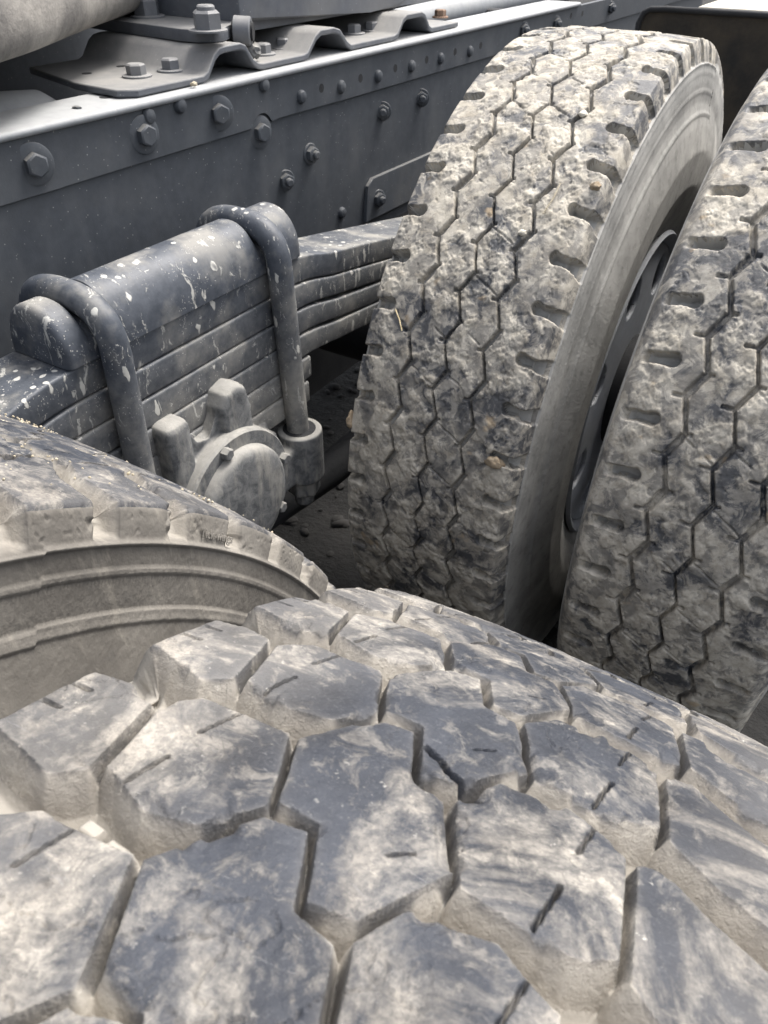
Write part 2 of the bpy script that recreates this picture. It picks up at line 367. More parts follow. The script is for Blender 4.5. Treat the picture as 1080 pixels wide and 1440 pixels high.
def build_wheel(truck, name, center, yaw, ty, hfun, s0, s1, ds0, ds1, mats, flank_mat=False, pre=None, **kw):
    W = empty(name, center, truck, **kw)
    W.rotation_euler = (0, 0, yaw)
    n = int((s1-s0)/((ds0+ds1)/2)); k = np.linspace(0, 1, n); S = s0+(s1-s0)*(k*ds0+(ds1-ds0)*k*k/2)/(ds0+(ds1-ds0)/2)
    if pre is not None: S = np.r_[np.arange(pre, s0, .0017), S]; s0 = pre
    t = ty.t
    T2, S2 = np.meshgrid(t, S)
    h, dust, ids, names, T2w, S2w = hfun(T2, S2, ty)
    co = ty.surf(T2w, S2w, h)
    a = np.gradient(co, axis=0); b = np.gradient(co, axis=1)
    nor = np.cross(a, b); nor /= np.linalg.norm(nor, axis=-1, keepdims=True)+1e-12
    rad = co.copy(); rad[..., 0] = 0
    if (nor*rad).sum(-1).mean() < 0: nor = -nor; flip = True
    else: flip = False
    ns, ntt = T2.shape
    idx = np.arange(ns*ntt).reshape(ns, ntt)
    F = np.stack([idx[:-1, :-1], idx[:-1, 1:], idx[1:, 1:], idx[1:, :-1]], -1).reshape(-1, 4)
    # orientation: make face normals agree with the outward normals
    e1 = co.reshape(-1, 3)[F[:1, 1]]-co.reshape(-1, 3)[F[:1, 0]]; e2 = co.reshape(-1, 3)[F[:1, 3]]-co.reshape(-1, 3)[F[:1, 0]]
    if (np.cross(e1, e2)*nor.reshape(-1, 3)[F[0, 0]]).sum() < 0: F = F[:, ::-1]
    fid = ids[:-1, :-1].reshape(-1)
    hh = h.reshape(-1); d02 = np.abs(hh[F[:, 0]]-hh[F[:, 2]]) <= np.abs(hh[F[:, 1]]-hh[F[:, 3]])   # split each cell along the contour
    tA = np.where(d02[:, None], F[:, [0, 1, 2]], F[:, [0, 1, 3]]); tB = np.where(d02[:, None], F[:, [0, 2, 3]], F[:, [1, 2, 3]])
    F = np.stack([tA, tB], 1).reshape(-1, 3); fid = np.repeat(fid, 2); tcell = np.repeat(np.abs(T2[:-1, :-1].reshape(-1)), 2)
    CO, NO, DU = co.reshape(-1, 3), nor.reshape(-1, 3), dust.reshape(-1)
    order = np.argsort(fid, kind='stable'); fs = fid[order]; cuts = np.flatnonzero(np.diff(fs))+1
    for grp in np.split(order, cuts):
        i = fid[grp[0]]
        f = F[grp]; vs, inv = np.unique(f, return_inverse=True)
        nm, mt = (('tyre', mats[1]) if i < 0 else (names(i), mats[0]))
        if i >= 0 and len(grp) < 30: mt = mats[0]
        me = np_mesh(nm, CO[vs], inv.reshape(-1, 3), mt, NO[vs], DU[vs])
        if i >= 0 and flank_mat:
            me.materials.append(mats[1]); tf = tcell[grp] > ty.hw+.0022
            me.polygons.foreach_set('material_index', tf.astype(np.int32)); me.update()
        o = bpy.data.objects.new(nm, me); link(o, W, center)
    # the rest of the ring (turned away from the camera) in coarse strips, one mesh
    Sc = np.arange(s1, s0+2*math.pi*ty.R0, .006); Sc = np.r_[Sc, s0+2*math.pi*ty.R0]
    tc = np.r_[t[::3], t[-1]]
    T3, S3 = np.meshgrid(tc, Sc); h3, d3, i3, _, T3, S3 = hfun(T3, S3, ty)
    co3 = ty.surf(T3, S3, h3); ix = np.arange(T3.size).reshape(T3.shape)
    F3 = np.stack([ix[:-1, :-1], ix[:-1, 1:], ix[1:, 1:], ix[1:, :-1]], -1).reshape(-1, 4)
    if flip or True:
        c3 = co3.reshape(-1, 3); e1 = c3[F3[0, 1]]-c3[F3[0, 0]]; e2 = c3[F3[0, 3]]-c3[F3[0, 0]]
        rr = c3[F3[0, 0]].copy()
        a3 = np.gradient(co3, axis=0); b3 = np.gradient(co3, axis=1); n3 = np.cross(a3, b3); r3 = co3.copy(); r3[..., 0] = 0
        sgn = 1 if (n3*r3).sum() > 0 else -1
        if (np.cross(e1, e2)*n3[0, 0]*sgn).sum() < 0: F3 = F3[:, ::-1]
    me = np_mesh('worn_tread', co3.reshape(-1, 3), F3, mats[0], None, d3.reshape(-1))
    me.materials.append(mats[1])
    tm = np.abs((tc[:-1]+tc[1:])/2) > ty.hw+.02
    me.polygons.foreach_set('material_index', np.tile(tm.astype(np.int32), len(Sc)-1))
    o = bpy.data.objects.new('tyre_far_side', me); link(o, W, center)
    return W

# ---- pattern of the near tyres: chunky S-shaped lugs
P_D = 2*math.pi*.54/60
def sh(poly, ds=0): return [(a, b+ds) for a, b in poly]
G_ = [(-.046,.215),(-.0335,.2415),(-.022,.2450),(-.0127,.2245),(-.0012,.2240),(.0112,.2005),(.0000,.1745),(-.0115,.1705),(-.0210,.1915),(-.0335,.1915)]
M_ = [(-.085,.2005),(-.076,.2113),(-.0655,.2118),(-.049,.215),(-.035,.188),(-.0435,.1728),(-.0565,.167),(-.0755,.1718)]
S_ = [(-.140,.168),(-.140,.199),(-.112,.2005),(-.099,.2035),(-.0875,.2005),(-.0782,.1695),(-.084,.161),(-.108,.166)]
R_ = [(.0018,.2263),(.0085,.242),(.0155,.243),(.027,.2465),(.036,.243),(.0452,.2395),(.0512,.2038),(.042,.197),(.029,.1957),(.0145,.197)]
T_ = [(.0482,.2395),(.0565,.2425),(.068,.234),(.083,.227),(.112,.224),(.140,.222),(.140,.184),(.112,.183),(.082,.1865),(.070,.190),(.0545,.1995)]
SIPES = [([(-.0645,.2115),(-.067,.197)], .0006, .004), ([(-.066,.185),(-.0675,.171)], .0007, .005),
         ([(.0355,.2435),(.034,.229)], .0006, .005), ([(.034,.215),(.0325,.199)], .0007, .006),
         ([(.001,.199),(-.004,.194)], .0006, .003),
         ([(-.112,.181),(-.104,.1815)], .0008, .004), ([(-.112,.192),(-.104,.1925)], .0008, .004)]
CRACK = [(-.016,.2405),(-.0095,.238),(-.006,.2345),(-.001,.2335),(.005,.231)]
def h_near(crack=True, lines=(), seam=None, ribs=None, phase=0., chip=1.):
    def f(T, S, ty):
        Sp = S-phase
        wx = (fbm(T, Sp, 55, 2, 1)-.5)*.0012; wy = (fbm(T, Sp, 55, 2, 2)-.5)*.0012
        Tw, Sw = T+wx, Sp+wy
        best = np.full(T.shape, -1.); bid = np.full(T.shape, -1, np.int64)
        srow = Sp[:, 0]; tcol = T[0]
        k0 = int(math.floor((srow.min()-.26)/P_D))-1; k1 = int(math.ceil((srow.max()-.15)/P_D))+1
        for k in range(k0, k1+1):
            for j, pol in enumerate((S_, M_, G_, R_, T_)):
                pk = np.array(pol)+[0, k*P_D]
                jr = np.random.default_rng(abs(k*7+j)+5).normal(0, .0005, pk.shape)
                jr[np.abs(pk[:, 0]) > .13] = 0; pk = pk+jr
                i0, i1 = np.searchsorted(srow, [pk[:, 1].min()-.009, pk[:, 1].max()+.009])
                c0, c1 = np.searchsorted(tcol, [pk[:, 0].min()-.009, pk[:, 0].max()+.009])
                if i1 <= i0 or c1 <= c0: continue
                sl = (slice(i0, i1), slice(c0, c1))
                sd = poly_sd(Tw[sl], Sw[sl], [tuple(q) for q in pk])-.0004
                m = sd > best[sl]
                best[sl] = np.where(m, sd, best[sl]); bid[sl] = np.where(m, (k+50)*5+j, bid[sl])
        q = -best
        edge = .0004*np.exp(-np.clip(best, 0, 1)/.0006)
        def boxf(a, half_s, half_t):
            for ax, co_, hw_ in ((0, srow, half_s), (1, tcol, half_t)):
                a = np.moveaxis(a, ax, 0); dd_ = np.diff(co_)[:, None]
                c = np.concatenate([np.zeros((1, a.shape[1])), np.cumsum((a[1:]+a[:-1])*.5*dd_, 0)], 0)
                def at_(v):
                    fi = np.interp(v, co_, np.arange(len(co_))); i0_ = np.minimum(fi.astype(int), len(co_)-2); w_ = (fi-i0_)[:, None]
                    return c[i0_]*(1-w_)+c[i0_+1]*w_
                lo_, hi_ = np.clip(co_-hw_, co_[0], co_[-1]), np.clip(co_+hw_, co_[0], co_[-1])
                a = np.moveaxis((at_(hi_)-at_(lo_))/(hi_-lo_)[:, None], 0, ax)
            return a
        bx_ = boxf(sst(-.0004, .0008, q), .0044, .0044); opened = sst(.36, .62, bx_); opw = .85*sst(.46, .60, bx_)
        ww = .0014+.0018*opened
        # pull the vertices nearest a block's top edge and foot onto those lines, so that edges are clean
        gs, gt_ = np.gradient(best, srow, tcol); g2 = gs*gs+gt_*gt_; okg = (g2 > .5) & (g2 < 1.6); g2 = np.where(okg, g2, 1.)
        cs = (np.minimum(np.gradient(srow), .002)*.46)[:, None]; ct = (np.minimum(np.gradient(tcol), .0015)*.46)[None, :]
        T = T.copy(); S = S.copy(); best = best.copy()
        for tgt in (np.zeros_like(best), -ww):
            dv = tgt-best; ms = dv*gs/g2; mt_ = dv*gt_/g2
            m = okg & (np.abs(ms) < cs) & (np.abs(mt_) < ct) & ((best > -.006) & (np.abs(T) < .137))
            T = np.where(m, T+mt_, T); S = np.where(m, S+ms, S); best = np.where(m, tgt, best)
        Sp = S-phase; q = -best
        depth = .0105*np.clip(q/ww, 0, 1)+.0045*sst(.0015, .0058, q)
        h = -depth-edge
        # chipped edges
        ch = sst(.60, .72, fbm(T, Sp, 70, 3, 5))*np.exp(-np.clip(best, 0, 1)/.003)*.0025*chip
        h -= ch
        fl = np.abs(fbm(T, Sp, 34, 4, 15)-.5); msk_ = sst(.52, .62, fbm(T, Sp, 18, 2, 16))
        h -= .0009*(1-sst(.002, .007, fl))*msk_*(best > 0)
        for k in range(k0, k1+1):
            for pts, wd, dp in SIPES:
                pk = np.array(pts)+[0, k*P_D]
                i0, i1 = np.searchsorted(srow, [pk[:, 1].min()-.004, pk[:, 1].max()+.004])
                c0, c1 = np.searchsorted(tcol, [pk[:, 0].min()-.004, pk[:, 0].max()+.004])
                if i1 <= i0 or c1 <= c0: continue
                sl = (slice(i0, i1), slice(c0, c1))
                sd = seg_d(T[sl]+(wx*1.2)[sl], Sp[sl]+(wy*1.2)[sl], [tuple(p_) for p_ in pk])
                h[sl] -= dp*(1-sst(wd*.25, wd*.8, sd))*(best[sl] > 0)
            # small stone ejectors on the groove floor
            for (ex, ey) in ((-.0665, .1605+.0), (-.0575, .1595), (.0135, .1865), (.0235, .1875)):
                ey2 = ey+k*P_D
                i0, i1 = np.searchsorted(srow, [ey2-.006, ey2+.006]); c0, c1 = np.searchsorted(tcol, [ex-.006, ex+.006])
                if i1 <= i0 or c1 <= c0: continue
                sl = (slice(i0, i1), slice(c0, c1))
                bx = np.maximum(np.abs(T[sl]-ex)-.0032, np.abs(Sp[sl]-ey2)-.0022)
                up = .0078*(1-sst(-.0004, .0010, bx))
                h[sl] = np.maximum(h[sl], np.where(bx < .001, -.014+up, -1))
        if crack:
            sd = seg_d(T, Sp, CRACK); wd = .0006+.0005*fbm(T, Sp, 300, 2, 8)
            h -= .007*(1-sst(wd*.5, wd*1.6, sd))
            h -= .0018*np.exp(-(sd/.004)**2)*fbm(T, Sp, 220, 3, 9)
        # flank: lugs fade into the sidewall
        edge_t = ty.hw+.0215
        side = sst(edge_t-.004, edge_t, np.abs(T))
        base = np.zeros_like(h)
        at = np.abs(T)
        sshift = 0
        if seam is not None: sshift = np.where(S > seam, .0007, -.0007)
        for (tp, wd, ht) in lines:
            base += ht*(1-sst(wd*.5, wd*.5+.0010, np.abs(at+sshift-tp)))
        if ribs is not None:
            base += .00022*np.sin(S*2*math.pi/.0026)*sst(ribs[0], ribs[0]+.002, at)*(1-sst(ribs[1]-.002, ribs[1], at))
        hf = h*np.clip(1-.45*sst(ty.hw, edge_t, at), 0, 1)
        h = hf*(1-side)+base*side
        flank_ = sst(ty.hw+.0015, ty.hw+.004, at)*(1-side)
        crk = np.abs(fbm(T*2.2, S*.35, 130, 3, 70)-.5)
        h -= .0007*(1-sst(.0, .012, crk))*flank_*(best > .001)
        h += (fbm(T, S, 420, 3, 11)-.5)*.0005+(fbm(T, S, 60, 3, 12)-.5)*.0008*(1-side)
        dust = np.clip(.22*sst(-.0002, .0006, q)+.72*opw*sst(-.0009, .0001, q), 0, 1)*(1-side)
        dust += np.exp(-np.abs(best)/.0010)*.14*(1-side)+(.24*sst(.035, .085, -T)+.14*sst(.045, .09, T))*(best > 0)*(1-side)
        dust = dust*(1-.75*flank_*(best > -.0005))
        dust += side*np.clip(base/.0016, 0, 1)*.4
        dust = np.clip(dust, 0, 1)
        ids = np.where((best > -.0032) & (side < .5), bid, -1)
        return h, dust, ids, (lambda i: 'tread_block'), T, S
    return f

# ---- pattern of the far tyres: worn hexagon ribs with thumb-shaped shoulder notches
def h_far(period, ph, gt=(-.052, 0., .052), gw=.0017, gdep=.0085, stub=0., xs=0., notch_in=.088, notch_out=.150, nph=(.5, 0.), crust=1., open_l=True):
    def f(T, S, ty):
        w1 = (fbm(T, S, 150, 3, 21)-.5)*.0016; w2 = (fbm(T, S, 150, 3, 22)-.5)*.0016
        Tw, Sw = T-xs+w1, S+w2
        fr = ((Sw-ph)/period); cell0 = np.floor(fr); fr = fr-cell0           # 0 at the '-' vertex, .42 at the next '+' vertex
        a = .43
        zig = np.where(fr < a, -.0065+.013*fr/a, .0065-.013*(fr-a)/(1-a))
        slope = np.where(fr < a, .013/(a*period), .013/((1-a)*period)); cosn = 1/np.sqrt(1+slope**2)
        dep = np.zeros_like(T); q = np.full(T.shape, 1.)
        rib = np.zeros(T.shape, np.int64)
        for i, g in enumerate(gt):
            dd = (Tw-(g+zig)); ad = np.abs(dd)*cosn
            wd = gw*np.where(fr < a, 1.7, 1.05)*(.75+.6*fbm(T*0, S, 26, 2, 30+i))
            if i == 1: wd = wd*.7
            dep = np.maximum(dep, gdep*(1-sst(wd*.55, wd*1.5, ad)))
            q = np.minimum(q, ad-wd)
            rib += (dd > 0)
        # hex cells: line running from this groove's '-' vertex to the groove on the left's '+' vertex
        cellid = np.zeros(T.shape, np.int64)
        for i in range(len(gt)+1):
            m = rib == i
            left = gt[i-1] if i > 0 else -ty.hw; right = gt[i] if i < len(gt) else ty.hw
            u = np.clip((Tw-left)/(right-left), 0, 1)
            line_s = ph+period*(a*(1-u)-(0)*u)+ (0 if i > 0 else 0)
            if i == 0: line_s = ph+period*0*u
            if i == len(gt): line_s = ph+period*(a+0*u)
            ff = (Sw-line_s+.004*(fbm(T, S, 45, 3, 40+i)-.5))/period; ci = np.floor(ff); dd = np.minimum(ff-ci, 1-(ff-ci))*period
            cellid = np.where(m, ci.astype(np.int64), cellid)
            if 0 < i < len(gt):
                on = sst(.42, .55, fbm(T, S, 38, 2, 50+i)); 
                dep = np.where(m, np.maximum(dep, .0022*on*(1-sst(.0004, .0016, dd))), dep)
            # short stubs at the vertices
            st = stub if stub else .007
            if i < len(gt):
                ex = np.abs(Tw-(right-.0065-st/2))-st/2; fd = (Sw-ph)/period; fd = (fd-np.round(fd))*period
                bx = np.maximum(ex, np.abs(fd)-.0013); dep = np.where(m, np.maximum(dep, .0045*(1-sst(-.0003, .0009, bx))), dep); q = np.where(m, np.minimum(q, bx), q)
            if i > 0:
                st2 = st*.6
                ex = np.abs(Tw-(left+.0065+st2/2))-st2/2; fd = (Sw-ph)/period-a; fd = (fd-np.round(fd))*period
                bx = np.maximum(ex, np.abs(fd)-.0014); dep = np.where(m, np.maximum(dep, .004*(1-sst(-.0003, .0009, bx))), dep); q = np.where(m, np.minimum(q, bx), q)
        # shoulder notches
        for sgn, np_ in ((-1, nph[0]), (1, nph[1])):
            tt = sgn*(T-xs)
            fd = (S+w2*1.5-ph)/period-np_; fd = (fd-np.round(fd))*period
            prog = np.clip((tt-notch_in)/(.118-notch_in), 0, 1)
            fd = fd+.004*(prog-.5)*np.where(prog < 1, 1, 1)
            half = .0060+.0016*np.exp(-((prog-.12)/.2)**2)
            if open_l: half = half+.004*np.clip((tt-.112)/.03, 0, 1)*(1.1 if sgn > 0 else .6)
            ex = np.maximum(notch_in+half-tt, 0); bx = np.hypot(ex, fd)-half; bx = np.maximum(bx, tt-notch_out)
            nd = .018*(1-sst(-.0022, .0012, bx))
            dep = np.maximum(dep, nd*(1-sst(notch_out-.018, notch_out, tt))); q = np.minimum(q, bx)
        tread = 1-sst(ty.hw-.006, ty.hw+.004, np.abs(T))
        cr = fbm(T, S, 62, 5, 60, .55); cr2 = fbm(T, S, 240, 3, 61); sel = sst(.45, .56, fbm(T, S, 21, 3, 62))
        rough = (sst(.44, .465, cr)*.0011+sst(.52, .54, cr)*.0010+sst(.60, .62, cr)*.0009+(cr2-.5)*.0010)*(.2+.8*sel)*crust
        pit = sst(.70, .76, fbm(T, S, 120, 3, 63))*.0014*crust
        h = -dep+rough*tread*(1-sst(.006, .012, dep))-pit*tread-.0006*np.exp(-np.clip(q, 0, 1)/.0012)*tread
        edge_t = ty.hw+.031; at = np.abs(T)
        for (tp, wd, ht) in ((edge_t, .0018, .0014), (edge_t+.012, .0014, .0008), (edge_t+.036, .0020, .0012), (edge_t+.064, .0022, .0018)):
            h += ht*(1-sst(wd*.5, wd*.5+.0012, np.abs(at-tp)))
        h += (fbm(T, S, 300, 2, 66)-.5)*.0003
        dust = np.clip(.25*sst(.088, .10, at)*sst(.001, .004, dep)+.5*sst(.47, .52, cr)*sel*tread+.10-.5*sst(.002, .005, dep)*(at < .08), 0, 1)
        side = np.abs(T) > edge_t-.002
        ids = np.where(side | (dep > .0075), -1, (cellid+200)*8+rib)
        return h, dust, ids, (lambda i: 'tread_block'), T, S
    return f

# ------------------------------------------------------------------ the truck
truck = empty('truck', (-1.15, .68, 0), label='grey heavy truck seen close at its tandem rear axles with dusty twin tyres', category='truck')

flank_n = [(.1145, .532), (.1195, .516), (.1205, .505), (.1225, .482), (.123, .474), (.132, .44), (.138, .40), (.134, .345), (.120, .295), (.110, .272), (.10, .265)]
tyN = Tyre(.112, .0045, flank_n, .54, (-.138, .136), .00055, .004)
tyC = Tyre(.112, .0045, flank_n, .54, (-.118, .200), .0011, .004)
LN = ((.1350, .0018, .0016), (.1505, .0032, .0009), (.1768, .0070, .0013), (.236, .002, .001))
wD = build_wheel(truck, 'wheel', (0, 0, .54), 0, tyN, h_near(True, LN), .085, .575, .0005, .0010, (M_TN, M_SN), True, -.22,
                 label='nearest wheel, deep chunky tread blocks filling the lower part, pale dust in its grooves')
wC = build_wheel(truck, 'wheel', (-.348, 0, .54), 0, tyC, h_near(False, LN, seam=.275, ribs=(.153, .1725), phase=.0265, chip=1.6), .10, .62, .0012, .0010, (M_TN, M_SN), True,
                 label='inner near wheel beside the leaf spring, brown dusty sidewall with moulded rings')
flank_f = [(.1215, .530), (.128, .505), (.131, .485), (.133, .46), (.142, .43), (.150, .395), (.149, .345), (.135, .30), (.124, .270), (.114, .262)]
tyF = Tyre(.117, .004, flank_f, .542, (-.125, .150), .0012, .003)
tyB = Tyre(.117, .005, [(.1225, .5325), (.1268, .526), (.131, .510), (.1355, .487), (.1405, .462), (.147, .43), (.151, .395), (.149, .345), (.135, .30), (.124, .270), (.114, .262)], .542, (-.150, .125), .0012, .003)
wA = build_wheel(truck, 'wheel', (-.354, 1.364, .542), .02, tyF, h_far(2*math.pi*.542/55, -.519, nph=(.43, .0), crust=.75), -1.16, .16, .0014, .0014, (M_TF, M_SF),
                 label='inner far wheel beside the frame rail, mud caked hexagon tread and pale clean sidewall')
wB = build_wheel(truck, 'wheel', (0, 1.364, .542), 0, tyB, h_far(2*math.pi*.542/51, -.504, gw=.0021, gdep=.0075, stub=.014, crust=.6, notch_in=.076, notch_out=.120, nph=(.5, 0.), open_l=False), -1.16, .16, .0014, .0014, (M_TF, M_SF),
                 label='outer far wheel at the right edge, worn tread with thumb shaped shoulder notches')

def disc_with_holes(W, cx, cy0, cz, x, r0=.085, r1=.243, holes=8, hr=.17, hd=.030, a0=0, thick=.012):
    bm = bmesh.new(); nr, na = 46, 400
    rad = np.linspace(r0, r1, nr); ang = np.linspace(0, 2*math.pi, na, endpoint=False)
    hc = [(hr*math.cos(a0+2*math.pi*k/holes), hr*math.sin(a0+2*math.pi*k/holes)) for k in range(holes)]
    V = {}
    def pt(i, j):
        if (i, j) in V: return V[i, j]
        y, z = rad[i]*math.cos(ang[j]), rad[i]*math.sin(ang[j])
        for (a, b) in hc:
            dd = math.hypot(y-a, z-b)
            if dd < hd+.0035 and dd > hd-.0035:
                y, z = a+(y-a)/dd*hd, b+(z-b)/dd*hd
        dish = 0
        V[i, j] = bm.verts.new((x+dish, cy0+y, cz+z)); return V[i, j]
    for i in range(nr-1):
        for j in range(na):
            j2 = (j+1) % na
            ym = (rad[i]+rad[i+1])/2*math.cos(ang[j]+math.pi/na); zm = (rad[i]+rad[i+1])/2*math.sin(ang[j]+math.pi/na)
            if any(math.hypot(ym-a, zm-b) < hd for a, b in hc): continue
            bm.faces.new((pt(i, j), pt(i+1, j), pt(i+1, j2), pt(i, j2)))
    o = bmobj('wheel_disc', bm, M_RIM, W, ORG[W.name], 50)
    md = o.modifiers.new('thick', 'SOLIDIFY'); md.thickness = thick; md.offset = 0
def rim(W, cx, cyy, cz):
    bm = bmesh.new(); n = 96
    prof = [(-.133, .262), (-.136, .270), (-.130, .275), (-.118, .262), (-.10, .255), (-.07, .245), (.07, .245), (.10, .255), (.118, .262), (.130, .275), (.136, .270), (.133, .262), (.105, .246), (.07, .236), (-.07, .236), (-.105, .246)]
    rings = [[bm.verts.new((cx+a, cyy+r*math.cos(2*math.pi*k/n), cz+r*math.sin(2*math.pi*k/n))) for k in range(n)] for a, r in prof]
    for A, B in zip(rings, rings[1:]+rings[:1]):
        for k in range(n): bm.faces.new((A[k], A[(k+1) % n], B[(k+1) % n], B[k]))
    bmobj('rim', bm, M_RIM, W, ORG[W.name], 40)
for W, c in ((wD, (0, 0, .54)), (wC, (-.348, 0, .54)), (wA, (-.354, 1.364, .542)), (wB, (0, 1.364, .542))):
    rim(W, *c)
disc_with_holes(wA, -.354, 1.364, .542, -.234, r1=.252, holes=8, hr=.203, hd=.034, a0=R(107.5), thick=.008)
disc_with_holes(wB, 0, 1.364, .542, -.118, holes=8, hr=.185, hd=.031, a0=R(106))
disc_with_holes(wC, 0, 0, .54, -.218, a0=.2); disc_with_holes(wD, 0, 0, .54, -.118, a0=.2)
for W, x0 in ((wA, -.215), (wB, -.115)):
    bm = bmesh.new(); cyl(bm, (x0-.05, 1.364, .542), (x0+.05, 1.364, .542), .1, n=40); bmobj('hub', bm, M_DARK, W, ORG[W.name])
for W, x0 in ((wC, -.215), (wD, -.115)):
    bm = bmesh.new(); cyl(bm, (x0-.05, 0, .54), (x0+.05, 0, .54), .1, n=40); bmobj('hub', bm, M_DARK, W, ORG[W.name])

# moulded lettering and emblem on the near inner tyre's lug flank, and on the far inner sidewall
def curved_text(W, body, size, c, yy, zz, r, xpl, ang, mat, name='moulded_lettering', ext=.0006, lean=0.):
    cu = bpy.data.curves.new(name, 'FONT'); cu.body = body; cu.size = size; cu.align_x = 'CENTER'; cu.align_y = 'CENTER'; cu.extrude = ext; cu.bevel_depth = .00015
    tmp = bpy.data.objects.new(name, cu); col.objects.link(tmp)
    me = bpy.data.meshes.new_from_object(tmp.evaluated_get(bpy.context.evaluated_depsgraph_get())); bpy.data.objects.remove(tmp)
    for v in me.vertices:
        a = ang - v.co.x/r; rr = r+v.co.y
        v.co = Vector((xpl+v.co.z-lean*v.co.y, rr*math.cos(a), rr*math.sin(a)))
    me.flip_normals(); me.materials.append(mat); o = bpy.data.objects.new(name, me); link(o, W, ORG[W.name])
    return o

# ------------------------------------------------------------------ frame rail
XR = -.757
rail = empty('frame_rail', (XR, 1.0, .74), truck)
bm = bmesh.new()
# lower web plate, upper flange strip, flange
box(bm, -.772, -.7645, -2.5, 3.7, .74, .985)
bmobj('web_plate', bm, M_FRAME, rail, ORG[rail.name])
def arc(cy0, cz0, r, a0, a1, n=10): return [(cy0+r*math.cos(R(a0+(a1-a0)*i/n)), cz0+r*math.sin(R(a0+(a1-a0)*i/n))) for i in range(n+1)]
bm = bmesh.new()
bot = [(-2.5, .9655), (.693, .9655), (.700, .9675), (.93, .9675), (.935, .9690)] + arc(1.059, .962, .024, 165, 20, 12) + [(1.10, .9725), (1.24, .9725), (1.245, .9705), (3.7, .9705)]
prism(bm, bot + [(3.7, 1.027), (-2.5, 1.027)], 'x', -.771, -.7595, .0008, 1)
bmobj('web_upper_strip', bm, M_FRAME, rail, ORG[rail.name])
bm = bmesh.new()
ring = [(-.846, 1.026), (-.757, 1.026)] + [(-.757+.0045*math.sin(R(a)), 1.0305-.0045*math.cos(R(a))) for a in range(20, 171, 25)] + [(-.846, 1.035)]
A = [bm.verts.new((x, -2.5, z)) for x, z in ring]; B = [bm.verts.new((x, 2.33, z)) for x, z in ring]; n = len(ring)
bm.faces.new(A); bm.faces.new(B)
for i in range(n): bm.faces.new((A[i], A[(i+1) % n], B[(i+1) % n], B[i]))
bmobj('rail_flange', bm, M_FLANGE, rail, ORG[rail.name], 60)
bm = bmesh.new(); box(bm, -.846, -.765, -2.5, 3.7, .732, .740); bmobj('lower_flange', bm, M_FRAME, rail, ORG[rail.name])
bm = bmesh.new(); cyl(bm, (-.811, .826, 1.0353), (-.811, .826, 1.0357), .0085, n=20); bmobj('flange_hole', bm, M_DARK, rail, ORG[rail.name])

# bolts: one mesh per kind, shared
def mk_mesh(name, fn, mat, ang=35):
    bm = bmesh.new(); fn(bm); bmesh.ops.recalc_face_normals(bm, faces=bm.faces); me = bpy.data.meshes.new(name); bm.to_mesh(me); bm.free()
    me.shade_smooth(); me.set_sharp_from_angle(angle=R(ang)); me.materials.append(mat); return me
def hexbolt(bm, s=.0145, h=.012, wr=.024, wh=.003):
    if wr: lathe(bm, (0, 0, 0), (0, 0, 1), [(0, wr), (wh*.7, wr), (wh, wr*.93), (wh, s*.9)], 28)
    r = [bm.verts.new((s*1.12*math.cos(R(60*i)), s*1.12*math.sin(R(60*i)), wh)) for i in range(6)]
    t = [bm.verts.new((s*1.12*math.cos(R(60*i)), s*1.12*math.sin(R(60*i)), wh+h*.85)) for i in range(6)]
    t2 = [bm.verts.new((s*.92*math.cos(R(60*i)), s*.92*math.sin(R(60*i)), wh+h)) for i in range(6)]
    for A, B in ((r, t), (t, t2)):
        for i in range(6): bm.faces.new((A[i], A[(i+1) % 6], B[(i+1) % 6], B[i]))
    bm.faces.new(t2); bm.faces.new(r)
def tipbolt(bm):
    hexbolt(bm, .011, .009, .0165, .003); lathe(bm, (0, 0, .011), (0, 0, 1), [(0, .0065), (.006, .0065), (.0075, .0045)], 16)
def rivet(bm): lathe(bm, (0, 0, 0), (0, 0, 1), [(0, .010), (.002, .010), (.006, .0075), (.0075, .003)], 20)
def dot(bm): lathe(bm, (0, 0, -.002), (0, 0, 1), [(0, .0065), (.0022, .0065)], 18)
B_BIG = mk_mesh('bolt', hexbolt, M_BOLT); B_TIP = mk_mesh('bolt', tipbolt, M_BOLT); B_RIV = mk_mesh('rivet', rivet, M_FRAME); B_HOLE = mk_mesh('hole', dot, M_DARK)
B_PL = mk_mesh('bolt', lambda bm: hexbolt(bm, .0115, .0125, .0195, .003), M_BOLTL)
B_RUST = mk_mesh('bolt', lambda bm: hexbolt(bm, .0105, .0115, .0165, .003), M_RUST)
B_NUT = mk_mesh('nut', lambda bm: (hexbolt(bm, .017, .021, .026, .003), lathe(bm, (0, 0, .022), (0, 0, 1), [(0, .0125), (.006, .012), (.008, .010)], 24)), M_BOLTL)
def put(me, name, loc, parent, axis='z', spin=0.):
    o = bpy.data.objects.new(name, me); link(o, parent, loc)
    o.rotation_euler = (spin, R(90), 0) if axis == 'x' else (0, 0, spin); return o
def onx(u, v, x):
    dd = Fw+Rr*((u-540)/FPX)-Uu*((v-720)/FPX); return CAM+dd*((x-CAM.x)/dd.x)
def onz(u, v, z):
    dd = Fw+Rr*((u-540)/FPX)-Uu*((v-720)/FPX); return CAM+dd*((z-CAM.z)/dd.z)
B_BX = mk_mesh('bolt', lambda bm: hexbolt(bm, .0118, .010, .0225, .003), M_BOLT)
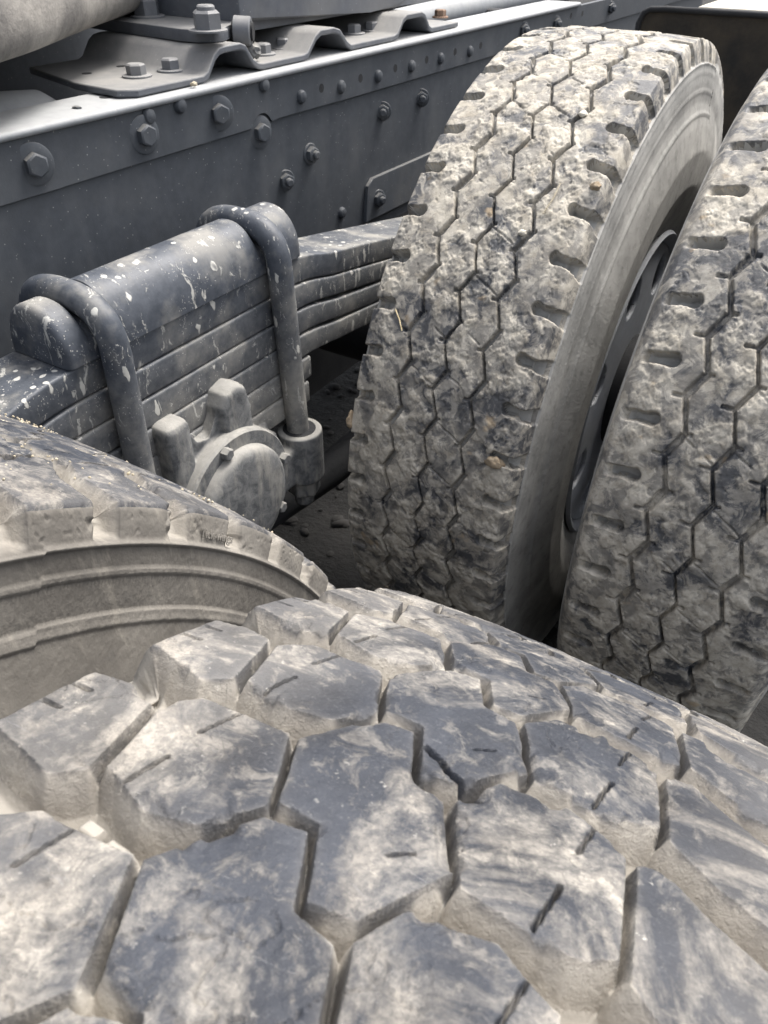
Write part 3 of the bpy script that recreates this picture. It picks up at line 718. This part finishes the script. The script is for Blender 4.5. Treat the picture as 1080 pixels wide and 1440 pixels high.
# positions along the rail (y, z) measured once from the photograph
for y, z in ((.665, .998), (.829, .998), (.968, 1.0), (1.056, .960)):
    put(B_BX, 'bolt', (-.7595 if z > .98 else -.7645, y, z), rail, 'x', random.random())
for y, z in ((1.176, .906), (1.108, .880), (1.400, .933), (1.540, .934)):
    put(B_TIP, 'bolt', (-.7645, y, z), rail, 'x', random.random())
for u, v in ((480, 299),): put(B_RIV, 'rivet', tuple(onx(u, v, -.7645)), rail, 'x')
for u, v in ((423, 136), (479, 122), (531, 107), (578, 93), (619, 82), (660, 72), (370, 119), (208, 163), (252, 148)):
    put(B_RIV, 'rivet', tuple(onx(u, v, -.7595)), rail, 'x')
for u, v in ((452, 124), (507, 110), (556, 96), (600, 84), (640, 73), (676, 64), (803, 22), (819, 19)):
    put(B_HOLE, 'hole', tuple(onx(u, v, -.7595)), rail, 'x')
for u, v in ((858, 11), (781, 33), (735, 42)):
    put(B_TIP, 'bolt', tuple(onx(u, v, -.7595)), rail, 'x', .4)
# gusset plate with a bolt low on the web
bm = bmesh.new(); prism(bm, [(1.331, .755), (1.340, .818), (1.356, .829), (1.60, .829), (1.60, .755)], 'x', -.7645, -.7565, .001, 1)
g = bmobj('gusset_plate', bm, M_BOLT, truck, (-.76, 1.4, .755))
put(B_TIP, 'bolt', (-.7565, 1.372, .789), g, 'x', .3)

# ------------------------------------------------------------------ corrugated mounting plate with its bolts
mp = empty('mounting_plate', (-.88, 1.25, 1.036), truck)
prof = [(.826, 0), (.962, 0), (.972, .004), (.988, .022), (.998, .028), (1.010, .0295), (1.042, .0295), (1.052, .026), (1.066, .008), (1.076, .002), (1.086, 0),
        (1.186, 0), (1.196, .002), (1.218, .022), (1.232, .028), (1.268, .028), (1.284, .024), (1.304, .006), (1.316, 0),
        (1.452, 0), (1.464, .003), (1.482, .023), (1.494, .028), (1.548, .028), (1.560, .024), (1.578, .004), (1.588, 0), (1.695, 0)]
bm = bmesh.new(); th = .0085
xo = lambda y: -.772
pts_t = [(y, 1.0362+z+th) for y, z in prof]; pts_b = [(y, 1.0362+z) for y, z in prof]
def column(x, shear=0.): return [bm.verts.new((x, y+(shear if y < .9 else 0), z)) for y, z in pts_t+pts_b[::-1]]
cols = [column(-.772, .018), column(-.790, .0), column(-.875, .006), column(-1.02, .05)]
for A, B in zip(cols, cols[1:]):
    for i in range(len(A)): bm.faces.new((A[i], A[(i+1) % len(A)], B[(i+1) % len(A)], B[i]))
L_ = len(prof)
for A in (cols[0], cols[-1]):
    for i in range(L_-1): bm.faces.new((A[i], A[i+1], A[2*L_-2-i], A[2*L_-1-i]))
o = bmobj('corrugated_plate', bm, M_PLATE, mp, ORG[mp.name], 40)
md = o.modifiers.new('bev', 'BEVEL'); md.width = .0018; md.segments = 2; md.limit_method = 'ANGLE'; md.angle_limit = R(50)
zt = 1.0362+th
for u, v in ((193, 108), (241, 100), (370, 77), (400, 69), (498, 48), (523, 44)):
    put(B_PL, 'bolt', tuple(onz(u, v, zt)), mp, 'z', random.random()*1.0)
put(B_RUST, 'bolt', tuple(onz(619, 25, zt)), mp, 'z', .5)
for u, v in ((122, 103), (170, 93), (215, 64)):
    p = onz(u, v, zt+.0003); put(B_HOLE, 'hole', (p.x, p.y, p.z), mp, 'z')
# upper foot plate and nut, pedestal wall, small ring
fp = empty('pedestal', (-.95, 1.2, 1.075), truck)
bm = bmesh.new()
poly = [(-1.30, 1.06), (-1.118, 1.040), (-1.0, 1.020), (-.845, 1.001), (-.815, 1.004), (-.798, 1.018), (-.795, 1.034), (-.806, 1.055), (-.84, 1.12), (-.84, 1.75), (-1.30, 1.75)]
prism(bm, poly, 'z', 1.0748, 1.0900, .0015, 2); bmobj('foot_plate', bm, M_PLATE, fp, ORG[fp.name])
p = onz(293, 44, 1.0900); put(B_NUT, 'nut', tuple(p), fp, 'z', .35)
p2 = onz(208, 24, 1.0900); put(B_NUT, 'nut', tuple(p2), fp, 'z', .1)
bm = bmesh.new()
wl = [(1.105, 1.0905), (1.45, 1.0760), (1.545, 1.0760), (1.575, 1.083), (1.585, 1.10), (1.585, 1.106), (1.45, 1.118), (1.45, 1.32), (1.09, 1.32)]
prism(bm, wl, 'x', -1.05, -.822, .004, 2); bmobj('pedestal_wall', bm, M_PLATE, fp, ORG[fp.name])
put(B_PL, 'bolt', (-.90, 1.53, 1.106), fp, 'z')
bm = bmesh.new()
rp = [(.0, .0185), (.022, .0185), (.0235, .0165), (.0235, .0125), (.0, .0125)]
lathe(bm, (-.812, 1.078, 1.083), (.85, .50, -.05), rp, 28)
bmobj('lifting_ring', bm, M_BOLTL, fp, ORG[fp.name], 35)
bm = bmesh.new(); cyl(bm, (-.815, 1.076, 1.083), (-.789, 1.0915, 1.0815), .0118, n=24); bmobj('ring_bore', bm, M_DARK, fp, ORG[fp.name])
bm = bmesh.new(); bmesh.ops.create_icosphere(bm, subdivisions=3, radius=.010)
for v in bm.verts: v.co = v.co*(1+.35*(random.random()-.5)); v.co += Vector((-.792, 1.092, 1.058))
bmobj('weld_bead', bm, M_CAST, fp, ORG[fp.name])

# large muddy coupling plate hanging over the rail
bm = bmesh.new()
edge = [(-.60, .40), (-.735, .641), (-.756, .699), (-.812, .793), (-.881, .909), (-.948, 1.036), (-1.05, 1.197), (-1.16, 1.36), (-1.7, 1.7), (-1.9, 1.0), (-1.6, .2)]
A = []
nz = [(1.085, .055), (1.088, .030), (1.098, .010), (1.118, 0), (1.15, .004), (1.19, .022), (1.22, .055), (1.235, .11)]
cx0, cy0 = -1.35, .85
for z, ins in nz:
    row = []
    for x, y in edge:
        dd = Vector((cx0-x, cy0-y)); dd = dd.normalized()*ins; row.append(bm.verts.new((x+dd.x, y+dd.y, z+.006)))
    A.append(row)
for a, b in zip(A, A[1:]):
    for i in range(len(a)): bm.faces.new((a[i], a[(i+1) % len(a)], b[(i+1) % len(a)], b[i]))
bm.faces.new(A[0]); bm.faces.new(A[-1])
o = bmobj('coupling_plate', bm, M_FIFTH, truck, (-1.2, .9, 1.09), 60)
md = o.modifiers.new('sub', 'SUBSURF'); md.levels = md.render_levels = 2
# air tank / pipe inside the rail
bm = bmesh.new(); lathe(bm, (-.925, -.6, .985), (0, 1, 0), [(0, .055), (1.36, .055), (1.41, .050), (1.435, .034), (1.445, .008)], 40)
bmobj('air_tank', bm, M_FLANGE, truck, (-.925, .2, .93), 50)
bm = bmesh.new(); tube(bm, [(-1.0, 1.2, 1.0), (-.99, 2.0, 1.02), (-.96, 3.2, 1.03)], .03, 20)
bmobj('pipe', bm, M_FLANGE, truck, (-1.0, 2, 1.0))

# ------------------------------------------------------------------ leaf spring
SX0, SX1, YC = -.67, -.58, .70
spr = empty('leaf_spring', (-.625, YC, .62), truck)
def leaf(i):
    t = .0352; zt_ = .857-.0365*i
    half = [.72, .66, .60, .55, .205, .195][i]
    slope = [.150, .140, .125, .10, 0, 0][i]
    bm = bmesh.new(); n = 90; rings = []
    r = .0032
    for k in range(n+1):
        y = YC-half+2*half*k/n; q = max(0, abs(y-YC)-.165)
        dz = -slope*q*sst(0, .12, np.array(q)).item()-(.02*q*q); tt = t-(.006*min(1, q/.1) if i > 0 else .002*min(1, q/.1))
        wob = .0003*math.sin(y*31+i*2)
        z1 = zt_+dz+wob; z0 = z1-tt
        x0, x1 = SX0-.0012*i, SX1-.003+.0016*i
        pr = []
        for (cx, cz, a0) in ((x1-r, z1-r, 0), (x0+r, z1-r, 90), (x0+r, z0+r, 180), (x1-r, z0+r, 270)):
            for aa in (0, 30, 60, 90): pr.append((cx+r*math.cos(R(a0+aa)), y, cz+r*math.sin(R(a0+aa))))
        rings.append([bm.verts.new(p) for p in pr])
    for a, b in zip(rings, rings[1:]):
        for k in range(len(a)): bm.faces.new((a[k], a[(k+1) % len(a)], b[(k+1) % len(a)], b[k]))
    bm.faces.new(rings[0]); bm.faces.new(rings[-1])
    bmobj('leaf', bm, M_SPRING, spr, ORG[spr.name], 50)
for i in range(6): leaf(i)
# thin light shims between the leaves
UB = ((.567, .0157), (.838, .0163))
# rounded clamp saddle with grooves under the U-bolts
bm = bmesh.new(); n = 120; rings = []
ya, yb = .520, .905
for k in range(n+1):
    y = ya+(yb-ya)*k/n
    top = .062
    for yu, ru in UB:
        g_ = abs(y-yu); top -= (.024*(1-sst(.010, .020, np.array(g_)).item()))
    if y < UB[0][0]-.01: top -= .004
    e = min(1, max(0, min(y-ya, yb-y))/.006); sc2 = .88+.12*math.sqrt(e)
    pr = []
    for a in range(0, 181, 9):
        ca, sa = math.cos(R(a)), math.sin(R(a))
        px = -.625+.0455*sc2*math.copysign(abs(ca)**.92, ca); pz = .8585+top*sc2*(abs(sa)**.86)
        pr.append((px, y, pz))
    rings.append([bm.verts.new(p) for p in pr])
for a, b in zip(rings, rings[1:]):
    for k in range(len(a)): bm.faces.new((a[k], a[(k+1) % len(a)], b[(k+1) % len(a)], b[k]))
bm.faces.new(rings[0]); bm.faces.new(rings[-1])
bmobj('clamp_saddle', bm, M_SPRING, spr, ORG[spr.name], 45)
for yu, ru in UB:
    bm = bmesh.new(); pts = []
    lean = .006 if yu > .7 else -.004
    for z in np.linspace(.575, .862, 12): pts.append((-.5645+.0, yu+lean*(.86-z)/.28*2.2, z))
    for a in np.linspace(8, 172, 22): pts.append((-.625+.0605*math.copysign(abs(math.cos(R(a)))**.72, math.cos(R(a))), yu, .862+.052*abs(math.sin(R(a)))**.78))
    for z in np.linspace(.862, .575, 8): pts.append((-.6855, yu, z))
    rr = [ru]*12+[ru*.98]*22+[ru]*8
    tube(bm, pts, rr, 20); bmobj('u_bolt', bm, M_SPRING, spr, ORG[spr.name], 60)
# seat casting below, softened into one cast body
seat = empty('spring_seat', (-.62, .69, .48), truck)
bm = bmesh.new()
cyl(bm, (-.70, .69, .60), (-.552, .69, .60), .098, n=40)
box(bm, -.70, -.572, .61, .80, .50, .665, .012)
box(bm, -.62, -.553, .600, .640, .585, .752, .010)
prism(bm, [(.60, .58), (.60, .742), (.610, .752), (.634, .752), (.650, .706), (.672, .700), (.688, .722), (.700, .752), (.722, .758), (.740, .748), (.750, .68), (.800, .640), (.812, .58)], 'x', -.63, -.562, .003, 1)
prism(bm, [(.692, .66), (.690, .735), (.700, .752), (.722, .757), (.738, .748), (.744, .72), (.746, .66)], 'x', -.62, -.550, .008)
box(bm, -.62, -.562, .655, .75, .60, .705, .012)
box(bm, -.60, -.548, .655, .700, .655, .688, .012)
for yb_, x in ((.851, -.5635), (.562, -.5635), (.845, -.688), (.562, -.688)):
    lathe(bm, (x, yb_, .535), (0, 0, 1), [(0, .030), (.004, .034), (.078, .034), (.085, .0335)], 30)
    box(bm, x-.028 if x > -.6 else x-.02, x+.015, min(yb_, .70), max(yb_, .70), .54, .605, .008)
    cyl(bm, (x, yb_, .508), (x, yb_, .536), .027, n=6); cyl(bm, (x, yb_, .485), (x, yb_, .51), .0155, n=16)
o = bmobj('seat_casting', bm, M_CAST, seat, ORG[seat.name], 60)
md = o.modifiers.new('re', 'REMESH'); md.mode = 'VOXEL'; md.voxel_size = .0022; md.use_smooth_shade = True
md = o.modifiers.new('sm', 'SMOOTH'); md.iterations = 3; md.factor = .5
for yb_ in (.851, .562):
    bm = bmesh.new(); cyl(bm, (-.5635, yb_, .6195), (-.5635, yb_, .6207), .0245, n=28); bmobj('bolt_socket', bm, M_DARK, seat, ORG[seat.name])
bm = bmesh.new()
lathe(bm, (-.556, .69, .60), (1, 0, 0), [(0, .101), (.014, .101), (.017, .0985), (.017, .081), (.024, .080), (.029, .077), (.032, .071), (.033, .06), (.034, .01)], 64)
bmobj('hub_cover', bm, M_CAST, seat, ORG[seat.name], 35)
B_CV = mk_mesh('cover_bolt', lambda bm: hexbolt(bm, .0075, .010, 0, .0), M_CAST, 35)
for a in (112, 22, -28, 202, 292):
    put(B_CV, 'cover_bolt', (-.539, .69+.0905*math.cos(R(a-10)), .60+.0905*math.sin(R(a-10))), seat, 'x')

# ------------------------------------------------------------------ dark running gear beneath, and an added blocker box
axle = empty('rear_axle', (-1.1, 1.364, .54), truck)
bm = bmesh.new(); cyl(bm, (-.50, 1.364, .54), (-1.75, 1.364, .54), .085, n=28); bmesh.ops.create_uvsphere(bm, u_segments=28, v_segments=18, radius=.24, matrix=Matrix.Translation((-1.16, 1.364, .54)))
bmobj('axle_housing', bm, M_DARK, axle, ORG[axle.name])
ax2 = empty('front_rear_axle', (-1.1, 0, .54), truck)
bm = bmesh.new(); cyl(bm, (-.50, 0, .54), (-1.75, 0, .54), .085, n=28); bmesh.ops.create_uvsphere(bm, u_segments=28, v_segments=18, radius=.24, matrix=Matrix.Translation((-1.16, 0, .54)))
bmobj('axle_housing', bm, M_DARK, ax2, ORG[ax2.name])
bm = bmesh.new(); tube(bm, [(-.625, .72, .47), (-.625, 1.0, .43), (-.625, 1.33, .42)], .032, 20); tube(bm, [(-.625, .66, .47), (-.625, .3, .43), (-.625, 0, .42)], .032, 20)
bmobj('torque_rod', bm, M_DARK, truck, (-.625, .7, .45))
bm = bmesh.new(); box(bm, -1.6, -.772, .62, .76, .44, 1.02, .02)
bmobj('cross_member', bm, M_DARK, truck, (-1.18, .7, .6))
bm = bmesh.new(); box(bm, -1.6, -.772, 2.2, 2.24, .6, 1.02, .01)
bmobj('cross_member', bm, M_DARK, truck, (-1.18, 2.2, .6))
bm = bmesh.new(); cyl(bm, (-1.16, -1.2, .62), (-1.16, 3.0, .58), .06, n=24); bmobj('prop_shaft', bm, M_DARK, truck, (-1.16, .7, .6))
bm = bmesh.new(); box(bm, -1.63, -1.60, -2.5, 3.7, .74, 1.035, .004); bmobj('frame_rail', bm, M_FRAME, truck, (-1.61, 1, .74))
bm = bmesh.new(); box(bm, -1.6, -1.0, 1.0, 2.3, .235, .70, .03); bmobj('added_shade_box', bm, M_DARK, truck, (-1.2, 1.5, .66))  # added dark box, no real part: blacks out lit ground under the chassis

# ------------------------------------------------------------------ mud guard behind the far wheels
mg = empty('mud_guard', (-.1, 2.1, .5), truck)
bm = bmesh.new()
g_poly = [(-.515, .50), (-.515, 1.035), (-.508, 1.050), (-.495, 1.058), (-.46, 1.060), (.45, 1.060), (.45, .50)]
prism(bm, g_poly, 'y', 2.035, 2.045, .002, 1); bmobj('guard_panel', bm, M_FLAP, mg, ORG[mg.name])
bm = bmesh.new(); tube(bm, [(-.512, 2.033, .50), (-.512, 2.033, 1.03), (-.505, 2.033, 1.048), (-.492, 2.033, 1.055), (-.46, 2.033, 1.057), (.45, 2.033, 1.057)], .006, 10)
bmobj('guard_rim', bm, M_DARK, mg, ORG[mg.name])
bm = bmesh.new(); box(bm, -.40, .45, 2.05, 2.55, 1.045, 1.064, .004); bmobj('guard_top', bm, M_TOP, mg, ORG[mg.name])

# ------------------------------------------------------------------ ground
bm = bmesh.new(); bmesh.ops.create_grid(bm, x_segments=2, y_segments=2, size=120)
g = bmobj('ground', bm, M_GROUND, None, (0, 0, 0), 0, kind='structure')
co = []; fc = []
st = bpy.data.meshes.new('ground_pebbles'); bm = bmesh.new()
for i in range(900):
    x, y = random.uniform(-2.4, -.1), random.uniform(.3, 3.2); r = random.uniform(.006, .022)
    m_ = Matrix.Translation((x, y, r*.25)) @ Matrix.Rotation(random.random()*6, 4, 'Z') @ Matrix.Diagonal((r*random.uniform(.8, 1.4), r*random.uniform(.6, 1), r*.42, 1)) @ Matrix.Rotation(random.random()*3, 4, 'X')
    bmesh.ops.create_icosphere(bm, subdivisions=1 if i % 3 else 2, radius=1, matrix=m_)
bmobj('ground_pebbles', bm, M_STONE, None, (-1.2, 1.7, 0), 60, kind='stuff')

exec_late = True
# ------------------------------------------------------------------ loose bits
def clod(name, p, r, label, cat, mat=M_MUD, sq=(1, 1, .7), group=None):
    bm = bmesh.new(); bmesh.ops.create_icosphere(bm, subdivisions=3, radius=r)
    sd = random.random()*50
    from mathutils import noise as mn
    for v in bm.verts:
        k = 1+.45*(mn.noise(v.co/r*1.3+Vector((sd, 0, 0))))+.15*mn.noise(v.co/r*3.5+Vector((sd, 3, 0)))
        v.co = Vector((v.co.x*sq[0], v.co.y*sq[1], v.co.z*sq[2]))*k+Vector(p)
    o = bmobj(name, bm, mat, None, p, 60, label=label, category=cat)
    if group: o['group'] = group
    return o
def on_cyl(u, v, y0, r, z0=.542):
    dd = Fw+Rr*((u-540)/FPX)-Uu*((v-720)/FPX); a = dd.y**2+dd.z**2; oy, oz = CAM.y-y0, CAM.z-z0
    b = oy*dd.y+oz*dd.z; c = oy*oy+oz*oz-r*r; t = (-b-math.sqrt(b*b-a*c))/a; return CAM+dd*t
clod('mud_clod', on_cyl(695, 650, 1.364, 0.5385), .008, 'tan mud clod stuck at the shoulder notch low on the inner far tyre', 'mud clod', M_TAN, (1.5, .8, .9))
clod('mud_clod', on_cyl(838, 262, 1.364, .540), .007, 'small orange tan clod on the right shoulder of the inner far tyre', 'mud clod', M_TAN)
clod('mud_clod', on_cyl(494, 590, 1.364, .534), .011, 'pinkish tan mud lump on the left edge of the inner far tyre', 'mud clod', M_TAN, (.6, 1, 1))
clod('pebble', on_cyl(735, 327, 1.364, .543), .0055, 'white pebble wedged in a tread groove of the inner far tyre', 'pebble', M_TOP)
clod('pebble', on_cyl(820, 160, 1.364, .543), .005, 'pale grey pebble high in a groove of the inner far tyre', 'pebble', M_TOP, (1, 1.5, .7))
p = onz(277, 118, 1.040); clod('pebble', (-.764, p.y, 1.0395), .0042, 'tan pebble on the flange edge below the corrugated plate', 'pebble', M_MUD)
p = onz(108, 151, 1.036); clod('chip', tuple(p), .0042, 'dark flat chip lying alone on the pale rail flange', 'chip', M_BOLT, (1.4, 1, .4))
a, b = on_cyl(556, 435, 1.364, .548), on_cyl(565, 465, 1.364, .545)
bm = bmesh.new(); tube(bm, [a, (a+b)/2+Vector((.001, 0, .001)), b], .0009, 6); bmobj('straw', bm, M_STRAW, None, tuple(a), 60, label='short piece of yellow straw stuck on the inner far tyre tread', category='straw')
a, b = on_cyl(788, 258, 1.364, .545), on_cyl(764, 300, 1.364, .545)
bm = bmesh.new(); tube(bm, [a, (a+b)/2+Vector((.002, 0, .001)), b], .0011, 6); bmobj('twig', bm, M_MUD, None, tuple(a), 60, label='thin pale twig lying across the upper tread of the inner far tyre', category='twig')
# crumbs of dry mud along the crown of the near inner tyre
bm = bmesh.new()
for i in range(900):
    s_arc = random.uniform(.26, .52); x = -.348+random.gauss(-.03, .055); r = random.uniform(.0004, .0013)*(1 if random.random() < .93 else 1.8)
    if abs(x+.348) > .11: continue
    a = s_arc/.54
    m_ = Matrix.Translation((x, .5385*math.sin(a), .54+.5385*math.cos(a))) @ Matrix.Rotation(random.random()*6, 4, 'X') @ Matrix.Diagonal((r, r*random.uniform(.6, 1.3), r*.8, 1))
    bmesh.ops.create_icosphere(bm, subdivisions=1, radius=1, matrix=m_)
bmobj('mud_crumbs', bm, M_MUD, wC, ORG[wC.name], 0, kind='stuff')
curved_text(wC, 'Tick-wings', .0078, None, 0, 0, .5225, .1186, R(90-43.2), M_SN, ext=.0001, lean=.31)
